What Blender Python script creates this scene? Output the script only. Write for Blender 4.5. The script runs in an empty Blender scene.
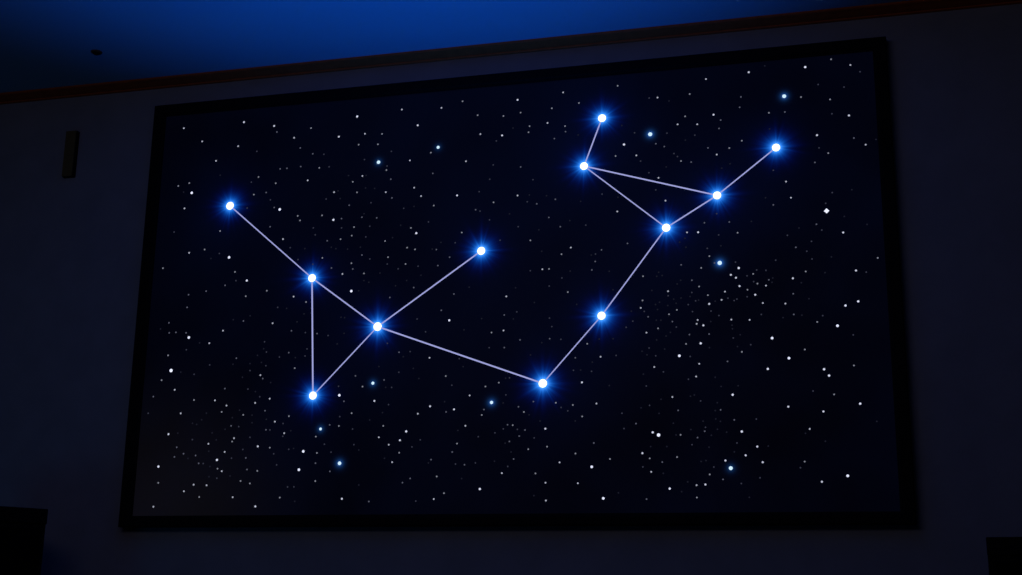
import bpy, bmesh, math, random
from mathutils import Vector, Matrix, Quaternion
PI = math.pi
sc = bpy.context.scene
COL = sc.collection
random.seed(7)

# ---------------------------------------------------------------- camera
F_PX = 1283.0                                   # focal length in pixels of the 1022 x 575 frame
EYE = 2.0                                       # the display's centre is 2 m above the floor
cam_data = bpy.data.cameras.new('camera')
cam_data.sensor_fit = 'HORIZONTAL'
cam_data.sensor_width = 36.0
cam_data.lens = F_PX * 36.0 / 1022.0
cam = bpy.data.objects.new('camera', cam_data)
COL.objects.link(cam)
right = Vector((0.96672100, 0.25547172, 0.01359082))
up = Vector((0.05001381, -0.24082008, 0.96928030))
back = Vector((0.25089665, -0.93634389, -0.24558294))
CAM = Vector((1.30392, -4.55597, EYE - 1.18800))
cam.matrix_world = Matrix(((right.x, up.x, back.x, CAM.x), (right.y, up.y, back.y, CAM.y),
                           (right.z, up.z, back.z, CAM.z), (0, 0, 0, 1)))
cam_data.clip_start = 0.05
sc.camera = cam

# ---------------------------------------------------------------- world, lights, exposure
world = bpy.data.worlds.new('world')
sc.world = world
world.use_nodes = True
world.node_tree.nodes['Background'].inputs[0].default_value = (0, 0, 0, 1)
world.node_tree.nodes['Background'].inputs[1].default_value = 0.0

def look_at(o, loc, target):
    o.location = loc
    o.rotation_euler = (Vector(target) - Vector(loc)).to_track_quat('-Z', 'Y').to_euler()

def area_light(name, loc, target, size, size_y, energy, color):
    d = bpy.data.lights.new(name, 'AREA')
    d.shape = 'RECTANGLE'; d.size = size; d.size_y = size_y
    d.energy = energy; d.color = color
    o = bpy.data.objects.new(name, d); COL.objects.link(o)
    look_at(o, loc, target)
    return o

# blue uplighter standing low in front of the display wall; its pool on the ceiling is what the photo shows
d = bpy.data.lights.new('blue_uplighter', 'SPOT')
d.energy = 124; d.color = (0.004, 0.155, 1.0)
d.spot_size = 1.43; d.spot_blend = 0.955; d.shadow_soft_size = 0.06
o = bpy.data.objects.new('blue_uplighter', d); COL.objects.link(o)
look_at(o, (0.174, -1.025, EYE - 1.516), (-0.017, -1.282, EYE + 1.007))
# faint fill added to lift the dark walls, high up left of the middle
area_light('dim_room_fill', (-0.3, -3.7, 2.8), (0.7, 0.0, 1.35), 2.4, 0.9, 4.0, (1.0, 0.9, 1.2))
area_light('blue_side_fill', (-2.7, -2.2, 0.6), (-2.1, 0.0, 1.5), 0.5, 0.5, 0.85, (0.02, 0.36, 1.0))  # weak blue fill, added to tint the left wall; no lamp behind it

sc.view_settings.view_transform = 'Standard'
sc.view_settings.look = 'None'
sc.view_settings.exposure = 0.0
sc.view_settings.gamma = 1.0
sc.view_settings.use_curve_mapping = False
sc.cycles.use_denoising = True
sc.cycles.max_bounces = 6
sc.cycles.sample_clamp_indirect = 2.0

# ---------------------------------------------------------------- materials
def material(name, color, rough=0.6, spec=0.3, noise=0.0, scale=20.0, bump=0.0):
    m = bpy.data.materials.new(name); m.use_nodes = True
    nt = m.node_tree; b = nt.nodes['Principled BSDF']
    b.inputs['Base Color'].default_value = (*color, 1)
    b.inputs['Roughness'].default_value = rough
    b.inputs['Specular IOR Level'].default_value = spec
    if noise or bump:
        tc = nt.nodes.new('ShaderNodeTexCoord'); n = nt.nodes.new('ShaderNodeTexNoise')
        n.inputs['Scale'].default_value = scale; n.inputs['Detail'].default_value = 5
        nt.links.new(tc.outputs['Object'], n.inputs['Vector'])
        if noise:
            r = nt.nodes.new('ShaderNodeValToRGB')
            r.color_ramp.elements[0].position = 0.3; r.color_ramp.elements[1].position = 0.7
            r.color_ramp.elements[0].color = (*[c * (1 - noise) for c in color], 1)
            r.color_ramp.elements[1].color = (*[min(1, c * (1 + noise)) for c in color], 1)
            nt.links.new(n.outputs['Fac'], r.inputs['Fac'])
            nt.links.new(r.outputs['Color'], b.inputs['Base Color'])
        if bump:
            bp = nt.nodes.new('ShaderNodeBump'); bp.inputs['Strength'].default_value = bump
            bp.inputs['Distance'].default_value = 0.002
            nt.links.new(n.outputs['Fac'], bp.inputs['Height'])
            nt.links.new(bp.outputs['Normal'], b.inputs['Normal'])
    return m

def emitter(name, color, strength=1.0):
    m = bpy.data.materials.new(name); m.use_nodes = True
    nt = m.node_tree; nt.nodes.clear()
    out = nt.nodes.new('ShaderNodeOutputMaterial'); e = nt.nodes.new('ShaderNodeEmission')
    e.inputs[0].default_value = (*color, 1); e.inputs[1].default_value = strength
    nt.links.new(e.outputs[0], out.inputs[0])
    m.cycles.emission_sampling = 'NONE'
    return m

M_WALL = material('matte_dark_wall_paint', (0.25, 0.25, 0.27), 0.9, 0.1, 0.06, 9.0, 0.15)
M_CEIL = material('ceiling_paint', (0.28, 0.5, 0.62), 0.9, 0.1, 0.04, 1.4, 0.1)
M_FLOOR = material('dark_carpet', (0.03, 0.03, 0.035), 0.95, 0.05, 0.3, 160.0, 0.6)
M_CORNICE = material('brown_stained_moulding', (0.42, 0.085, 0.02), 0.6, 0.15, 0.15, 30.0, 0.1)
M_FRAME = material('black_velvet_frame', (0.004, 0.004, 0.004), 0.7, 0.1)
M_BLACK = material('black_cabinet', (0.006, 0.0055, 0.005), 0.75, 0.1, 0.2, 40.0)
M_CLOTH = material('black_speaker_cloth', (0.004, 0.004, 0.004), 0.95, 0.02, 0.3, 300.0, 0.4)
M_FIX = material('dark_brown_fixture', (0.13, 0.095, 0.035), 0.7, 0.15, 0.1, 60.0)
M_FIXD = material('black_fixture_body', (0.008, 0.006, 0.005), 0.7, 0.1)
M_RIM = material('bronze_rim', (0.12, 0.05, 0.02), 0.5, 0.3)

# ---------------------------------------------------------------- helpers
def obj(name, bm, mat, parent=None, smooth=False):
    me = bpy.data.meshes.new(name); bm.normal_update(); bm.to_mesh(me); bm.free()
    if isinstance(mat, (list, tuple)):
        for m in mat: me.materials.append(m)
    else:
        me.materials.append(mat)
    if smooth:
        for p in me.polygons: p.use_smooth = True
    o = bpy.data.objects.new(name, me); COL.objects.link(o)
    if parent is not None: o.parent = parent
    return o

def thing(name, label, cat, loc=(0, 0, 0), rotz=0.0, group=None):
    o = bpy.data.objects.new(name, None); COL.objects.link(o)
    o.empty_display_size = 0.1
    o.location = loc; o.rotation_euler = (0, 0, rotz)
    o['label'] = label; o['category'] = cat
    if group: o['group'] = group
    return o

def struct(name, bm, mat):
    o = obj(name, bm, mat); o['kind'] = 'structure'
    return o

def box(bm, x0, x1, y0, y1, z0, z1, bevel=0.0):
    r = bmesh.ops.create_cube(bm, size=1.0)
    vs = r['verts']
    for v in vs:
        v.co = Vector(((x0 + x1) / 2 + v.co.x * (x1 - x0), (y0 + y1) / 2 + v.co.y * (y1 - y0), (z0 + z1) / 2 + v.co.z * (z1 - z0)))
    if bevel:
        es = list({e for v in vs for e in v.link_edges})
        bmesh.ops.bevel(bm, geom=es, offset=bevel, segments=2, profile=0.5, affect='EDGES')

def one_box(*a, **k):
    bm = bmesh.new(); box(bm, *a, **k); return bm

def lathe(bm, prof, seg=32, axis='Z', center=(0, 0, 0)):
    rings = []
    for r, h in prof:
        ring = []
        for i in range(seg):
            a = 2 * PI * i / seg
            p = (r * math.cos(a), r * math.sin(a), h) if axis == 'Z' else (r * math.cos(a), h, r * math.sin(a))
            ring.append(bm.verts.new((p[0] + center[0], p[1] + center[1], p[2] + center[2])))
        rings.append(ring)
    for a, b in zip(rings, rings[1:]):
        for i in range(seg):
            j = (i + 1) % seg
            bm.faces.new((a[i], a[j], b[j], b[i]))
    bm.faces.new(rings[0]); bm.faces.new(rings[-1])
    bmesh.ops.recalc_face_normals(bm, faces=bm.faces[:])

# ---------------------------------------------------------------- the room
WY = 0.045                   # face of the display wall; the frame stands 4.5 cm proud of it
CZ = EYE + 1.010             # ceiling height
XL, XR, YB = -2.95, 2.75, -6.2
T = 0.15
struct('wall_front', one_box(XL - T, XR + T, WY, WY + T, 0, CZ), M_WALL)
struct('wall_left', one_box(XL - T, XL, YB, WY, 0, CZ), M_WALL)
struct('wall_right', one_box(XR, XR + T, YB, WY, 0, CZ), M_WALL)
struct('wall_back', one_box(XL - T, XR + T, YB - T, YB, 0, CZ), M_WALL)
struct('floor', one_box(XL - T, XR + T, YB - T, WY + T, -T, 0), M_FLOOR)
struct('ceiling', one_box(XL - T, XR + T, YB - T, WY + T, CZ, CZ + T), M_CEIL)

def moulding(profile, x0, x1):
    """profile: (distance out from the wall, height) pairs, swept along the display wall"""
    bm = bmesh.new()
    a = [bm.verts.new((x0, WY - d, z)) for d, z in profile]
    b = [bm.verts.new((x1, WY - d, z)) for d, z in profile]
    n = len(profile)
    for i in range(n):
        j = (i + 1) % n
        bm.faces.new((a[i], a[j], b[j], b[i]))
    bm.faces.new(a); bm.faces.new(b)
    bmesh.ops.recalc_face_normals(bm, faces=bm.faces[:])
    return bm

cz = CZ
prof = [(0, cz), (0.070, cz), (0.070, cz - 0.006), (0.064, cz - 0.009), (0.050, cz - 0.011), (0.034, cz - 0.0145),
        (0.018, cz - 0.017), (0.012, cz - 0.017), (0.012, cz - 0.021), (0.008, cz - 0.023), (0, cz - 0.023)]
struct('trim_1', moulding(prof, XL, XR), M_CORNICE)

# skirting along the display wall, below the photo
struct('baseboard_front', moulding([(0, 0), (0.018, 0), (0.018, 0.085), (0.010, 0.10), (0, 0.10)], XL, XR), M_FIXD)

# ---------------------------------------------------------------- the star display
HW, HH = 1.5, 0.8906          # half width and half height of the frame's outline
IW, IH = 1.4500, 0.8400       # its opening
display = thing('star_display', 'large black-framed star map display with glowing blue constellations, hung on the dark wall',
                'star display', (0, WY, EYE))
def L(y): return y - WY       # world depth to the display's own
PY = 0.012                    # world depth of the picture surface, recessed in the frame

bm = bmesh.new()
# mitred frame rails: outline rings from the wall outwards, over the face, back down to the picture
rings = [(HW, HH, WY), (HW, HH, 0.004), (HW - 0.004, HH - 0.004, 0.0),
         (IW + 0.012, IH + 0.012, 0.0), (IW + 0.008, IH + 0.008, 0.004), (IW, IH, 0.006), (IW, IH, PY + 0.002)]
prev = None
for w_, h_, y_ in rings:
    r = [bm.verts.new((sx * w_, L(y_), sz * h_)) for sx, sz in ((-1, -1), (1, -1), (1, 1), (-1, 1))]
    if w_ > IW + 0.02:               # the outline measures a little wider on the left and shorter below
        for v in r:
            if v.co.x < 0: v.co.x -= 0.005
            if v.co.z < 0: v.co.z += 0.008
    if prev:
        for i in range(4):
            j = (i + 1) % 4
            bm.faces.new((prev[i], prev[j], r[j], r[i]))
    prev = r
bmesh.ops.recalc_face_normals(bm, faces=bm.faces[:])
obj('frame', bm, M_FRAME, display)

bm = one_box(-IW - 0.02, IW + 0.02, L(PY + 0.006), L(WY - 0.002), -IH - 0.02, IH + 0.02)
obj('backing_case', bm, M_FIXD, display)

# stars on the screen: millimetres right of and above its centre, brightness class
STARS = """
-1332,-262,9 635,-564,9 -1302,488,8 -898,388,8 -1110,198,8 -1264,-129,8 -738,-598,8 -752,-668,8 -570,29,8 -600,-384,8 391,-674,8 433,-787,8 715,-278,8 1275,-191,8
1047,-226,8 1103,-301,8 1284,-718,8 -1024,96,7 -1101,-625,7 -1354,-647,7 -579,763,7 -661,328,7 -308,250,7 -163,-107,7 -322,-530,7 -28,-749,7 519,551,7 793,-235,7
902,-426,7 614,-554,7 672,-755,7 937,39,7 1205,801,7 1350,-106,7 1306,-119,7 1028,-337,7 1222,-345,7 1238,-368,7 1338,-470,7 930,-558,7 -1085,783,6 -946,754,6
-655,682,6 -930,-575,6 -1321,-519,6 -925,-806,6 -317,702,6 96,773,6 35,629,6 -144,394,6 -455,-410,6 -346,-563,6 -570,-780,6 -230,-437,6 -135,-451,6 218,-532,6
861,642,6 793,184,6 355,-364,6 827,-90,6 804,-169,6 576,-628,6 798,-742,6 870,-659,6 908,15,6 926,3,6 938,-29,6 993,-64,6 1128,-10,6 997,801,6
1353,595,6 1236,528,6 1311,150,6 1348,7,6 1213,-494,6 1094,-474,6 982,-612,6 941,-642,6 999,-667,6 1197,-737,6 -1363,780,5 -1272,713,5 -853,694,5 -1104,678,5
-1201,621,5 -782,504,5 -664,445,5 -1330,422,5 -1292,228,5 -815,19,5 -876,261,5 -1114,-107,5 -1171,-156,5 -1309,-341,5 -1128,-389,5 -1076,-411,5 -1274,-437,5 -899,-86,5
-938,-294,5 -892,-389,5 -953,-404,5 -864,-480,5 -822,-526,5 -1034,-541,5 -1143,-561,5 -1070,-594,5 -1077,-669,5 -1138,-723,5 -1194,-720,5 -1234,-745,5 -1023,-770,5 -1362,-804,5
-542,685,5 -387,776,5 -219,768,5 -54,642,5 -111,533,5 -345,555,5 -545,505,5 -323,439,5 -442,429,5 -293,402,5 101,376,5 -611,101,5 62,-24,5 53,-156,5
-238,-250,5 -75,-400,5 -431,-550,5 -390,-579,5 -374,-645,5 -205,-784,5 55,-692,5 -89,-514,5 -278,-464,5 409,-444,5 272,-656,5 220,-729,5 340,-732,5 222,-793,5
280,787,5 218,665,5 650,731,5 836,789,5 725,615,5 799,609,5 566,503,5 869,482,5 312,154,5 202,75,5 491,285,5 649,407,5 674,315,5 425,-271,5
576,-93,5 678,-35,5 885,-47,5 872,-77,5 596,-187,5 784,-148,5 780,-162,5 905,-152,5 786,-310,5 623,-316,5 774,-356,5 687,-428,5 607,-695,5 767,-744,5
752,186,5 1032,-32,5 1368,793,5 1406,477,5 1118,357,5 1133,294,5 1098,-102,5 1019,-96,5 970,-156,5 1164,-554,5 -780,730,4 -734,554,4 -1002,535,4 -923,502,4
-1317,532,4 -1367,523,4 -1018,460,4 -1159,313,4 -1223,238,4 -1079,135,4 -1407,169,4 -1024,31,4 -933,49,4 -760,-6,4 -817,355,4 -806,335,4 -700,172,4 -1351,-199,4
-1371,-300,4 -1220,-385,4 -1095,-436,4 -793,-271,4 -1001,-450,4 -806,-460,4 -689,-542,4 -1041,-554,4 -879,-581,4 -681,-605,4 -1096,-659,4 -926,-670,4 -682,-712,4 -994,-708,4
-954,-718,4 -1349,-711,4 -1166,-768,4 -825,-773,4 -468,678,4 -567,640,4 -484,635,4 -131,788,4 -67,723,4 39,710,4 109,718,4 142,633,4 -258,581,4 -443,522,4
-585,483,4 -565,437,4 -711,350,4 -571,292,4 -579,257,4 -239,359,4 5,355,4 -331,273,4 -121,241,4 -626,245,4 -437,226,4 -344,193,4 -311,184,4 -422,159,4
-575,143,4 -348,127,4 -520,98,4 6,-162,4 -171,-323,4 -506,-353,4 38,-355,4 -14,-368,4 -546,-455,4 -596,-503,4 -415,-507,4 -347,-610,4 -196,-701,4 -120,-580,4
-166,-763,4 -26,-475,4 136,-468,4 257,-437,4 94,-516,4 321,-447,4 356,-490,4 154,-606,4 225,-598,4 331,-625,4 458,-647,4 182,-695,4 496,794,4 343,737,4
235,725,4 146,658,4 288,646,4 773,734,4 754,645,4 486,507,4 735,467,4 154,192,4 276,130,4 228,75,4 832,90,4 801,47,4 586,27,4 301,-19,4
375,-220,4 583,-65,4 792,-23,4 823,-57,4 709,-107,4 680,-122,4 639,-173,4 740,-235,4 714,-565,4 602,-647,4 700,-644,4 767,-787,4 814,-707,4 937,173,4
988,14,4 1002,-23,4 966,-44,4 1300,823,4 1185,683,4 1289,664,4 1066,631,4 963,529,4 916,504,4 1273,455,4 1425,49,4 1174,13,4 1206,-174,4 1159,-272,4
939,-272,4 1324,-335,4 1252,-435,4 1142,-667,4 -932,726,3 -823,647,3 -766,617,3 -907,563,3 -877,563,3 -816,566,3 -963,465,3 -923,398,3 -1119,81,3 -1202,61,3
-1280,50,3 -1282,-3,3 -936,317,3 -683,242,3 -659,128,3 -1359,-64,3 -1354,-106,3 -1324,-105,3 -1278,-109,3 -1402,-366,3 -1047,-222,3 -1088,-343,3 -1027,-71,3 -816,-120,3
-706,-136,3 -822,-208,3 -927,-308,3 -909,-436,3 -1050,-492,3 -900,-511,3 -634,-498,3 -1280,-572,3 -1248,-598,3 -1195,-606,3 -1287,-610,3 -1179,-637,3 -978,-619,3 -970,-664,3
-685,-644,3 -247,493,3 -423,482,3 112,492,3 -415,403,3 -596,385,3 -626,331,3 -539,331,3 -476,324,3 -67,330,3 -223,178,3 -532,174,3 -215,113,3 -168,144,3
-568,119,3 -311,30,3 -147,-4,3 -408,-5,3 -196,-66,3 55,-96,3 118,-195,3 57,-222,3 -362,-224,3 -419,-330,3 -537,-310,3 -580,-408,3 115,-448,3 -18,-455,3
-624,-676,3 -461,-791,3 -300,-707,3 -330,-722,3 -220,-638,3 -138,-611,3 -89,-659,3 74,-514,3 82,-576,3 -166,-460,3 172,-430,3 141,-535,3 554,-521,3 119,-557,3
99,-641,3 399,-588,3 290,623,3 246,598,3 880,585,3 641,544,3 673,530,3 773,460,3 837,511,3 178,337,3 251,350,3 226,279,3 271,239,3 529,157,3
430,138,3 406,94,3 393,62,3 817,219,3 728,63,3 850,63,3 232,-195,3 330,-271,3 603,-128,3 692,-150,3 824,-202,3 753,-201,3 766,2,3 887,-305,3
707,-477,3 858,-479,3 905,-516,3 800,-554,3 774,-576,3 647,-661,3 589,-791,3 860,-725,3 1043,-11,3 1127,-67,3 965,704,3 959,663,3 1124,629,3 887,618,3
1366,506,3 1224,423,3 1069,271,3 908,216,3 1219,187,3 1143,105,3 1126,-143,3 -1017,648,2 -717,611,2 -691,555,2 -1033,515,2 -942,432,2 -1044,404,2 -1369,322,2
-1155,217,2 -1072,98,2 -842,223,2 -805,171,2 -740,148,2 -1271,-179,2 -1419,-433,2 -1162,-245,2 -1228,-281,2 -881,-22,2 -756,-130,2 -659,-146,2 -929,-160,2 -745,-196,2
-918,-202,2 -861,-224,2 -752,-224,2 -917,-257,2 -984,-274,2 -988,-348,2 -935,-380,2 -829,-488,2 -1017,-496,2 -883,-512,2 -827,-538,2 -966,-539,2 -1214,-543,2 -1159,-638,2
-1096,-696,2 -1039,-619,2 -861,-605,2 -799,-589,2 -846,-648,2 -795,-733,2 -769,-733,2 -993,-586,2 12,608,2 -441,539,2 -425,600,2 -539,574,2 1,509,2 -12,451,2
-697,418,2 -503,389,2 -504,291,2 -624,292,2 -746,300,2 -736,270,2 -364,356,2 -49,323,2 -259,293,2 -10,285,2 105,250,2 34,200,2 -519,248,2 -147,201,2
-498,156,2 -424,131,2 -296,115,2 -378,109,2 -54,403,2 140,348,2 104,-86,2 -2,-220,2 -257,-148,2 -293,-96,2 -317,-223,2 -411,-187,2 -360,-302,2 -397,-426,2
-605,-349,2 -119,-258,2 -146,-359,2 -387,-360,2 79,-338,2 66,-402,2 -594,-467,2 -539,-516,2 -652,-572,2 -531,-576,2 -265,-563,2 -297,-589,2 -623,-603,2 -124,-656,2
-47,-653,2 -275,-791,2 -38,-556,2 58,-529,2 26,-543,2 77,-668,2 112,-532,2 302,-468,2 503,-482,2 510,-538,2 176,-565,2 277,-455,2 618,732,2 560,595,2
684,583,2 789,566,2 582,479,2 709,499,2 722,486,2 162,436,2 370,239,2 155,72,2 278,37,2 433,358,2 407,123,2 613,430,2 638,360,2 825,120,2
229,8,2 231,-116,2 240,-149,2 275,-199,2 323,-318,2 483,-268,2 546,-142,2 521,-164,2 391,-324,2 678,-52,2 765,-44,2 895,-72,2 927,-77,2 917,-82,2
778,-76,2 751,-89,2 766,-116,2 833,-117,2 589,-107,2 706,-171,2 861,-135,2 605,-245,2 629,-275,2 754,-282,2 656,-335,2 746,-365,2 593,-385,2 910,-220,2
604,-456,2 788,-445,2 803,-540,2 754,-601,2 912,-598,2 577,-677,2 829,-681,2 868,169,2 926,62,2 966,8,2 1001,28,2 1034,25,2 989,-15,2 964,-70,2
1070,61,2 1401,763,2 1249,727,2 1341,708,2 1293,607,2 1241,478,2 1074,404,2 1280,303,2 863,251,2 1255,264,2 1237,164,2 1115,152,2 1199,124,2 1181,88,2
1198,58,2 1383,-1,2 1226,-152,2 1012,-138,2 971,-247,2 1327,-226,2 1181,-421,2 1127,-688,2 988,-721,2 982,-515,2 923,-740,2 -1177,556,1 -1340,494,1 -1191,198,1
-778,215,1 -842,-28,1 -999,-51,1 -664,214,1 -1395,-88,1 -1214,-153,1 -1288,-270,1 -766,-54,1 -1072,-64,1 -794,-85,1 -956,-214,1 -1060,-246,1 -986,-246,1 -937,-243,1
-1015,-300,1 -892,-325,1 -955,-359,1 -793,-229,1 -931,-188,1 -1018,-431,1 -963,-452,1 -901,-470,1 -961,-482,1 -795,-517,1 -779,-586,1 -1161,-439,1 -1180,-465,1 -1219,-478,1
-1280,-516,1 -1110,-546,1 -1139,-590,1 -1075,-505,1 -1047,-460,1 -1130,-518,1 -1200,-483,1 -1227,-617,1 -1129,-650,1 -1040,-688,1 -762,-788,1 -1130,-690,1 -605,511,1 -529,506,1
-529,453,1 -490,448,1 79,656,1 -647,449,1 -636,416,1 -531,345,1 -321,361,1 70,304,1 -374,287,1 -205,206,1 -240,181,1 -539,29,1 98,8,1 -341,60,1
-498,61,1 -453,96,1 -519,69,1 -283,78,1 -386,41,1 -86,20,1 -644,207,1 -594,202,1 -406,238,1 -540,207,1 91,-113,1 -103,-147,1 -619,-181,1 -592,-140,1
-608,-75,1 -278,-329,1 -442,-277,1 -173,-421,1 -411,-359,1 -302,-289,1 64,-339,1 -34,-106,1 -103,-289,1 -593,-77,1 -344,-242,1 -471,-483,1 -420,-456,1 -405,-630,1
-504,-729,1 -99,-710,1 26,-648,1 -118,-531,1 -510,-597,1 -230,-650,1 66,-582,1 56,-432,1 198,-503,1 156,-479,1 89,-615,1 177,-775,1 330,-506,1 488,-768,1
694,713,1 679,448,1 511,629,1 340,605,1 753,549,1 148,375,1 216,367,1 308,261,1 187,232,1 199,146,1 310,62,1 391,120,1 459,53,1 637,24,1
747,129,1 350,335,1 494,341,1 172,-53,1 202,-209,1 159,-254,1 420,-204,1 472,-205,1 541,-104,1 350,-318,1 457,-379,1 473,-19,1 394,-290,1 335,-68,1
698,-66,1 725,-63,1 789,-74,1 849,-81,1 707,-82,1 646,-75,1 831,-156,1 725,4,1 712,-9,1 650,-143,1 633,-142,1 684,-190,1 676,-89,1 618,-29,1
631,-83,1 638,-102,1 758,-59,1 907,-173,1 668,-203,1 633,-216,1 579,-256,1 662,-251,1 597,-270,1 824,-252,1 583,-341,1 922,-394,1 842,-361,1 862,-395,1
924,-252,1 646,-435,1 573,-464,1 847,-453,1 856,-520,1 752,-427,1 766,-423,1 638,-486,1 689,-523,1 840,-511,1 795,-518,1 751,-547,1 845,-548,1 823,-569,1
877,-559,1 698,-565,1 839,-481,1 650,-701,1 714,-766,1 664,-606,1 606,-605,1 814,-611,1 785,-661,1 802,-658,1 736,-732,1 902,-629,1 724,150,1 657,26,1
875,127,1 644,39,1 744,164,1 1057,-5,1 1054,-21,1 1443,494,1 1057,821,1 1066,567,1 1042,300,1 988,213,1 1157,177,1 1266,62,1 1395,175,1 886,427,1
917,442,1 1349,309,1 1318,210,1 1241,5,1 1157,-28,1 1181,-88,1 1088,-153,1 1154,-147,1 935,-209,1 908,-186,1 1020,-611,1 1215,-598,1 1149,-569,1 949,-788,1
1390,-533,1"""
MAIN = {'A': (-1122, 419), 'B': (-740, 91), 'C': (-454, -119), 'D': (-710, -382), 'E': (-41, 162), 'F': (207, -363), 'G': (429, -116), 'H': (675, 209), 'I': (866, 322), 'J': (1087, 492), 'K': (363, 476), 'L': (434, 666)}
ACCENT = [(1124, 692), (620, 584), (869, 62), (-586, -646), (11, -429), (-464, -341), (-478, 558), (-228, 601), (-671, -513), (1257, 235), (888, -686)]
MAIN_SIZE = dict(A=1.0, B=1.0, C=1.1, D=1.0, E=1.03, F=1.08, G=1.03, H=1.03, I=1.0, J=0.98, K=1.0, L=1.0)
LINES = [('A', 'B', 1.4), ('B', 'C', 1.6), ('B', 'D', 1.9), ('D', 'C', 1.4), ('C', 'E', 1.7), ('C', 'F', 1.8), ('F', 'G', 1.4),
         ('G', 'H', 1.5), ('H', 'I', 1.6), ('I', 'J', 1.5), ('K', 'I', 1.7), ('K', 'H', 1.4), ('K', 'L', 1.6)]
ACC_H = [(2.3, 0.22), (2.5, 0.3), (2.6, 0.4), (2.2, 0.22), (2.0, 0.2), (1.9, 0.12), (2.2, 0.1), (1.9, 0.06), (1.7, 0.1), (3.2, 0.0), (2.3, 0.08)]

# the screen itself: a dark sheet that shows the picture (halos round the constellation stars, faint blue haze)
def halo_group():
    g = bpy.data.node_groups.new('star_halo', 'ShaderNodeTree')
    for n, t in (('Vector', 'NodeSocketVector'), ('Centre', 'NodeSocketVector'), ('Size', 'NodeSocketFloat'),
                 ('Power', 'NodeSocketFloat'), ('Turn', 'NodeSocketFloat')):
        g.interface.new_socket(n, in_out='INPUT', socket_type=t)
    g.interface.new_socket('Color', in_out='OUTPUT', socket_type='NodeSocketColor')
    N, LK = g.nodes, g.links
    gi = N.new('NodeGroupInput'); go = N.new('NodeGroupOutput')
    def m(op, a, b=None, c=None):
        n = N.new('ShaderNodeMath'); n.operation = op
        for i, v in enumerate((a, b, c)):
            if v is None: continue
            if isinstance(v, (int, float)): n.inputs[i].default_value = v
            else: LK.new(v, n.inputs[i])
        return n.outputs[0]
    sub = N.new('ShaderNodeVectorMath'); sub.operation = 'SUBTRACT'
    LK.new(gi.outputs['Vector'], sub.inputs[0]); LK.new(gi.outputs['Centre'], sub.inputs[1])
    sp = N.new('ShaderNodeSeparateXYZ'); LK.new(sub.outputs[0], sp.inputs[0])
    x, z = sp.outputs['X'], sp.outputs['Z']
    r = m('SQRT', m('ADD', m('MULTIPLY', x, x), m('MULTIPLY', z, z)))
    r = m('DIVIDE', r, gi.outputs['Size'])           # in units of one halo step
    ang = m('ADD', m('ARCTAN2', z, x), gi.outputs['Turn'])
    # uneven rays: a fine noise sampled round the circle plus the long four-way spikes
    ca, sa = m('COSINE', ang), m('SINE', ang)
    cv = N.new('ShaderNodeCombineXYZ'); LK.new(m('MULTIPLY', ca, 3.2), cv.inputs[0]); LK.new(m('MULTIPLY', sa, 3.2), cv.inputs[1]); LK.new(gi.outputs['Turn'], cv.inputs[2])
    ns = N.new('ShaderNodeTexNoise'); ns.inputs['Scale'].default_value = 1.6; ns.inputs['Detail'].default_value = 2
    LK.new(cv.outputs[0], ns.inputs['Vector'])
    rays = m('MULTIPLY', m('SUBTRACT', ns.outputs['Fac'], 0.5), 1.3)
    real = m('ARCTAN2', z, x)
    spk = m('POWER', m('ABSOLUTE', m('COSINE', m('MULTIPLY', real, 2.0))), 60.0)
    spk = m('ADD', spk, m('MULTIPLY', m('POWER', m('ABSOLUTE', m('COSINE', m('ADD', m('MULTIPLY', real, 4.0), 1.1))), 50.0), 0.5))
    f = m('SUBTRACT', 1.0, m('ADD', m('MULTIPLY', rays, 0.34), m('MULTIPLY', spk, 0.15)))
    fn = m('MINIMUM', m('MULTIPLY', r, 0.12), 1.0)
    rr = m('MULTIPLY', r, m('ADD', 1.0, m('MULTIPLY', m('SUBTRACT', f, 1.0), fn)))
    def ex(k, a): return m('MULTIPLY', m('EXPONENT', m('DIVIDE', m('MULTIPLY', rr, -1.0), k)), a)
    wide = m('MULTIPLY', m('EXPONENT', m('DIVIDE', m('MULTIPLY', r, -1.0), 26.0)), 0.010)
    R = ex(1.45, 1.3)
    G = m('ADD', ex(2.6, 1.9), m('MULTIPLY', wide, 0.10))
    B = m('ADD', ex(3.8, 3.7), wide)
    cc = N.new('ShaderNodeCombineXYZ')
    for i, v in enumerate((R, G, B)): LK.new(m('MULTIPLY', v, gi.outputs['Power']), cc.inputs[i])
    LK.new(cc.outputs[0], go.inputs['Color'])
    return g

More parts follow.
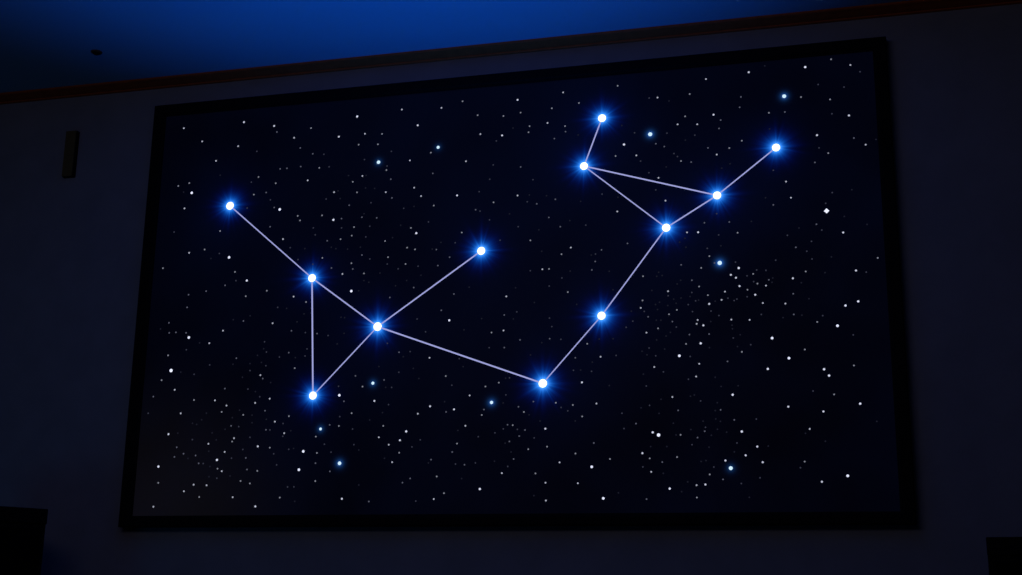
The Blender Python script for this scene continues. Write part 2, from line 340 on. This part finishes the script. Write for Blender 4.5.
def soft_group():
    g = bpy.data.node_groups.new('soft_halo', 'ShaderNodeTree')
    for n, t in (('Vector', 'NodeSocketVector'), ('Centre', 'NodeSocketVector'), ('Size', 'NodeSocketFloat'), ('Power', 'NodeSocketFloat')):
        g.interface.new_socket(n, in_out='INPUT', socket_type=t)
    g.interface.new_socket('Color', in_out='OUTPUT', socket_type='NodeSocketColor')
    N, LK = g.nodes, g.links
    gi = N.new('NodeGroupInput'); go = N.new('NodeGroupOutput')
    dn = N.new('ShaderNodeVectorMath'); dn.operation = 'DISTANCE'
    LK.new(gi.outputs['Vector'], dn.inputs[0]); LK.new(gi.outputs['Centre'], dn.inputs[1])
    dv = N.new('ShaderNodeMath'); dv.operation = 'DIVIDE'
    LK.new(dn.outputs['Value'], dv.inputs[0]); LK.new(gi.outputs['Size'], dv.inputs[1])
    pw = N.new('ShaderNodeMath'); pw.operation = 'POWER'; pw.inputs[0].default_value = 0.74
    LK.new(dv.outputs[0], pw.inputs[1])
    ml = N.new('ShaderNodeMath'); ml.operation = 'MULTIPLY'
    LK.new(pw.outputs[0], ml.inputs[0]); LK.new(gi.outputs['Power'], ml.inputs[1])
    sc_ = N.new('ShaderNodeVectorMath'); sc_.operation = 'SCALE'; sc_.inputs[0].default_value = (0.15, 0.9, 3.6)
    LK.new(ml.outputs[0], sc_.inputs['Scale']); LK.new(sc_.outputs[0], go.inputs['Color'])
    return g

HALO = halo_group()
SOFT = soft_group()
SCREEN_FACE = L(PY)
PXM = 0.0038                 # about one photo pixel on the display, in metres
scr = bpy.data.materials.new('star_map_screen'); scr.use_nodes = True
nt = scr.node_tree; N, LK = nt.nodes, nt.links
bs = N['Principled BSDF']
bs.inputs['Base Color'].default_value = (0.012, 0.012, 0.012, 1)
bs.inputs['Roughness'].default_value = 0.55; bs.inputs['Specular IOR Level'].default_value = 0.15
tc = N.new('ShaderNodeTexCoord')
acc = None
def vadd(a, b):
    n = N.new('ShaderNodeVectorMath'); n.operation = 'ADD'
    LK.new(a, n.inputs[0]); LK.new(b, n.inputs[1]); return n.outputs[0]
def halo(x, z, size, power, turn=None):
    global acc
    g = N.new('ShaderNodeGroup'); g.node_tree = SOFT if turn is None else HALO
    LK.new(tc.outputs['Object'], g.inputs['Vector'])
    g.inputs['Centre'].default_value = (x, SCREEN_FACE, z)
    g.inputs['Size'].default_value = size; g.inputs['Power'].default_value = power
    if turn is not None: g.inputs['Turn'].default_value = turn
    acc = g.outputs[0] if acc is None else vadd(acc, g.outputs[0])
for i, (k, (x, z)) in enumerate(MAIN.items()):
    halo(x / 1000, z / 1000, PXM * MAIN_SIZE[k], 1.0, 1.7 * i)
for (x, z), (r_, h_) in zip(ACCENT, ACC_H):
    if h_: halo(x / 1000, z / 1000, PXM * 0.5, h_)
nz = N.new('ShaderNodeTexNoise'); nz.inputs['Scale'].default_value = 2.2; nz.inputs['Detail'].default_value = 4
LK.new(tc.outputs['Object'], nz.inputs['Vector'])
rp = N.new('ShaderNodeValToRGB')
rp.color_ramp.elements[0].position = 0.3; rp.color_ramp.elements[0].color = (0.0001, 0.0001, 0.0012, 1)
rp.color_ramp.elements[1].position = 0.72; rp.color_ramp.elements[1].color = (0.0003, 0.0007, 0.0042, 1)
LK.new(nz.outputs['Fac'], rp.inputs['Fac'])
acc = vadd(acc, rp.outputs['Color'])
# room light reflected on the screen, painted as a pale patch at lower left
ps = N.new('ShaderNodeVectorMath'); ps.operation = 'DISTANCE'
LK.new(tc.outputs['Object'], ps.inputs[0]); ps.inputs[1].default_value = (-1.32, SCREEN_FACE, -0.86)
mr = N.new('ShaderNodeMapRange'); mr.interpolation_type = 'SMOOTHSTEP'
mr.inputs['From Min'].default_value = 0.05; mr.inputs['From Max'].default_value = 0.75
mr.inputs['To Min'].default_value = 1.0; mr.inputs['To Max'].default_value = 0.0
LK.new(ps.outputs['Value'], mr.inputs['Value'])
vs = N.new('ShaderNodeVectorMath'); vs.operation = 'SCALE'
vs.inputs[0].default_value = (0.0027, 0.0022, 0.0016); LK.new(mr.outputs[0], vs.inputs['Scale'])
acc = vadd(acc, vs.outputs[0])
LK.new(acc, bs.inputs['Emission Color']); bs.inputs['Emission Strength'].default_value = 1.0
scr.cycles.emission_sampling = 'NONE'
obj('screen', one_box(-IW - 0.006, IW + 0.006, L(PY), L(PY + 0.006), -IH - 0.006, IH + 0.006), scr, display)

SY = L(PY)                   # face of the screen in the display's own depth
def px(x, z):                # size of one photo pixel out here
    return (Vector((x, PY, z + EYE)) - CAM).length / F_PX

def dome(bm, x, z, r, seg=10, flat=0.35, shape=None):
    """a small lens standing on the screen"""
    rings = []
    for t in (0.0, 0.45, 0.8):
        rr, hh = r * math.cos(t * PI / 2), r * flat * math.sin(t * PI / 2)
        rg = []
        for i in range(seg):
            a = 2 * PI * i / seg
            q = rr * (shape(a) if shape else 1.0)
            rg.append(bm.verts.new((x + q * math.cos(a), SY - 0.0002 - hh, z + q * math.sin(a))))
        rings.append(rg)
    top = bm.verts.new((x, SY - 0.0002 - r * flat, z))
    for a, b in zip(rings, rings[1:]):
        for i in range(seg):
            j = (i + 1) % seg
            bm.faces.new((a[i], a[j], b[j], b[i]))
    for i in range(seg):
        bm.faces.new((rings[-1][i], rings[-1][(i + 1) % seg], top))
    bm.faces.new(rings[0])

CLS = {9: (1.7, 1.05), 8: (1.35, 0.92), 7: (1.12, 0.78), 6: (1.0, 0.6), 5: (0.88, 0.42), 4: (0.83, 0.22), 3: (0.8, 0.1), 2: (0.8, 0.038), 1: (0.85, 0.012)}
EM = {c: emitter('star_light_%d' % c, (0.86 * e, 0.9 * e, (1.12 + 0.5 * max(0, 4 - c) / 3) * e)) for c, (r, e) in CLS.items()}
M_CORE = emitter('constellation_star_light', (0.92, 0.99, 1.0), 1.6)
M_ACC = emitter('blue_star_light', (0.62, 0.86, 1.0), 1.05)
M_LINE = emitter('constellation_line_light', (0.35, 0.37, 0.72), 1.0)

for i, (k, (x, z)) in enumerate(MAIN.items()):
    x, z = x / 1000, z / 1000
    bm = bmesh.new()
    dome(bm, x, z, 3.95 * px(x, z) * MAIN_SIZE[k], 28, 0.15)
    obj('constellation_star', bm, M_CORE, display)['label'] = 'large blue-white glowing star'

for a, b, w in LINES:
    pa = Vector((MAIN[a][0] / 1000, 0, MAIN[a][1] / 1000)); pb = Vector((MAIN[b][0] / 1000, 0, MAIN[b][1] / 1000))
    dv = (pb - pa).normalized(); nv = Vector((-dv.z, 0, dv.x))
    s = px(*((pa + pb) / 2).xz)
    pa = pa + dv * 4.0 * s; pb = pb - dv * 4.0 * s
    bm = bmesh.new(); ends = []
    for p in (pa, pb):
        ends.append([bm.verts.new((p.x + nv.x * w * 0.84 * s * o_, SY - 0.0002 - h_ * s, p.z + nv.z * w * 0.84 * s * o_))
                     for o_, h_ in ((-0.5, 0), (-0.3, 0.3), (0.3, 0.3), (0.5, 0))])
    for i in range(4):
        j = (i + 1) % 4
        bm.faces.new((ends[0][i], ends[0][j], ends[1][j], ends[1][i]))
    bm.faces.new(ends[0]); bm.faces.new(ends[1])
    bmesh.ops.recalc_face_normals(bm, faces=bm.faces[:])
    obj('connecting_line', bm, M_LINE, display)

stars = sorted((tuple(map(int, t.split(','))) for t in STARS.split()), key=lambda s: -s[2])
n_single = 100 - len(ACCENT)
for i, ((x, z), (r_, h_)) in enumerate(zip(ACCENT, ACC_H)):
    x, z = x / 1000, z / 1000
    bm = bmesh.new()
    diamond = (lambda a: 1.0 / (abs(math.cos(a)) ** 0.9 + abs(math.sin(a)) ** 0.9)) if i == 9 else None
    dome(bm, x, z, 0.82 * r_ * px(x, z), 16, 0.3, diamond)
    o = obj('star', bm, EM[9] if i in (9, ) else M_ACC, display)
    o['label'] = 'white diamond-shaped star' if i == 9 else 'small blue-white star'
for x, z, c in stars[:n_single]:
    x, z = x / 1000, z / 1000
    bm = bmesh.new(); dome(bm, x, z, CLS[c][0] * px(x, z))
    obj('star', bm, EM[c], display)
bm = bmesh.new()
for x, z, c in stars[n_single:]:
    x, z = x / 1000, z / 1000
    n0 = len(bm.faces)
    dome(bm, x, z, CLS[c][0] * px(x, z), 8)
    bm.faces.ensure_lookup_table()
    for f in bm.faces[n0:]: f.material_index = c - 1
o = obj('star_field', bm, [EM[c] for c in range(1, 10)], display)
o['kind'] = 'stuff'; o['label'] = 'hundreds of faint tiny white stars'

# ---------------------------------------------------------------- slim upright fixture on the wall
t = thing('wall_fixture', 'slim dark upright fixture mounted on the wall left of the star display', 'wall fixture', (-1.913, WY, 2.715))
fx, fh, fd = 0.0265, 0.1045, 0.024
bm = one_box(-fx, fx, -fd + 0.004, 0, -fh, fh, bevel=0.001)
obj('housing', bm, M_FIXD, t)
bm = one_box(-fx + 0.001, fx - 0.004, -fd - 0.001, -fd + 0.0045, -fh + 0.001, fh - 0.001, bevel=0.0006)
obj('front_cover', bm, M_FIX, t)

# ---------------------------------------------------------------- small round fitting in the ceiling
t = thing('ceiling_downlight', 'small dark round recessed fitting in the blue-lit ceiling near the left edge', 'ceiling light', (-1.600, -0.312, CZ))
bm = bmesh.new(); lathe(bm, [(0.0225, 0), (0.0225, -0.003), (0.020, -0.006), (0.0165, -0.006), (0.0155, -0.002)])
obj('trim_ring', bm, M_RIM, t, True)
bm = bmesh.new(); lathe(bm, [(0.016, -0.002), (0.015, -0.008), (0.010, -0.012), (0.004, -0.015)])
obj('lens', bm, M_FIXD, t, True)

# ---------------------------------------------------------------- black cabinets whose tops show in the bottom corners
def floor_speaker(loc, rotz, w, dpt, h, label, lip):
    t = thing('floor_speaker', label, 'speaker', loc, rotz, 'black floor speakers beside the display')
    obj('cabinet', one_box(-w / 2 + lip, w / 2 - lip, -dpt / 2 + 0.006, dpt / 2 - lip, 0.04, h - 0.055, bevel=0.003), M_BLACK, t)
    obj('top_plate', one_box(-w / 2, w / 2, -dpt / 2, dpt / 2, h - 0.056, h, bevel=0.003), M_BLACK, t)
    obj('plinth', one_box(-w / 2 - 0.01, w / 2 + 0.01, -dpt / 2 - 0.01, dpt / 2 + 0.01, 0, 0.041, bevel=0.004), M_BLACK, t)
    g = obj('grille', one_box(-w / 2 + 0.02, w / 2 - 0.02, -dpt / 2 - 0.006, -dpt / 2 + 0.007, 0.10, h - 0.075, bevel=0.004), M_CLOTH, t)
    return t

def place(corner_x, corner_y, rotz, w, dpt, sx):
    c, s = math.cos(rotz), math.sin(rotz)
    lx, ly = sx * w / 2, -dpt / 2
    return (corner_x - (c * lx - s * ly), corner_y - (s * lx + c * ly), 0)

a, b = math.radians(58), math.radians(-7)
floor_speaker(place(-1.617, -0.30, a, 0.42, 0.36, 1), a, 0.42, 0.36, EYE - 0.836,
              'black box-shaped speaker with a thin top plate, in the lower left corner', 0.0015)
floor_speaker(place(1.692, -0.25, b, 0.40, 0.25, -1), b, 0.40, 0.25, EYE + (-0.940),
              'black box-shaped speaker standing right of the display, in the lower right corner', 0.001)
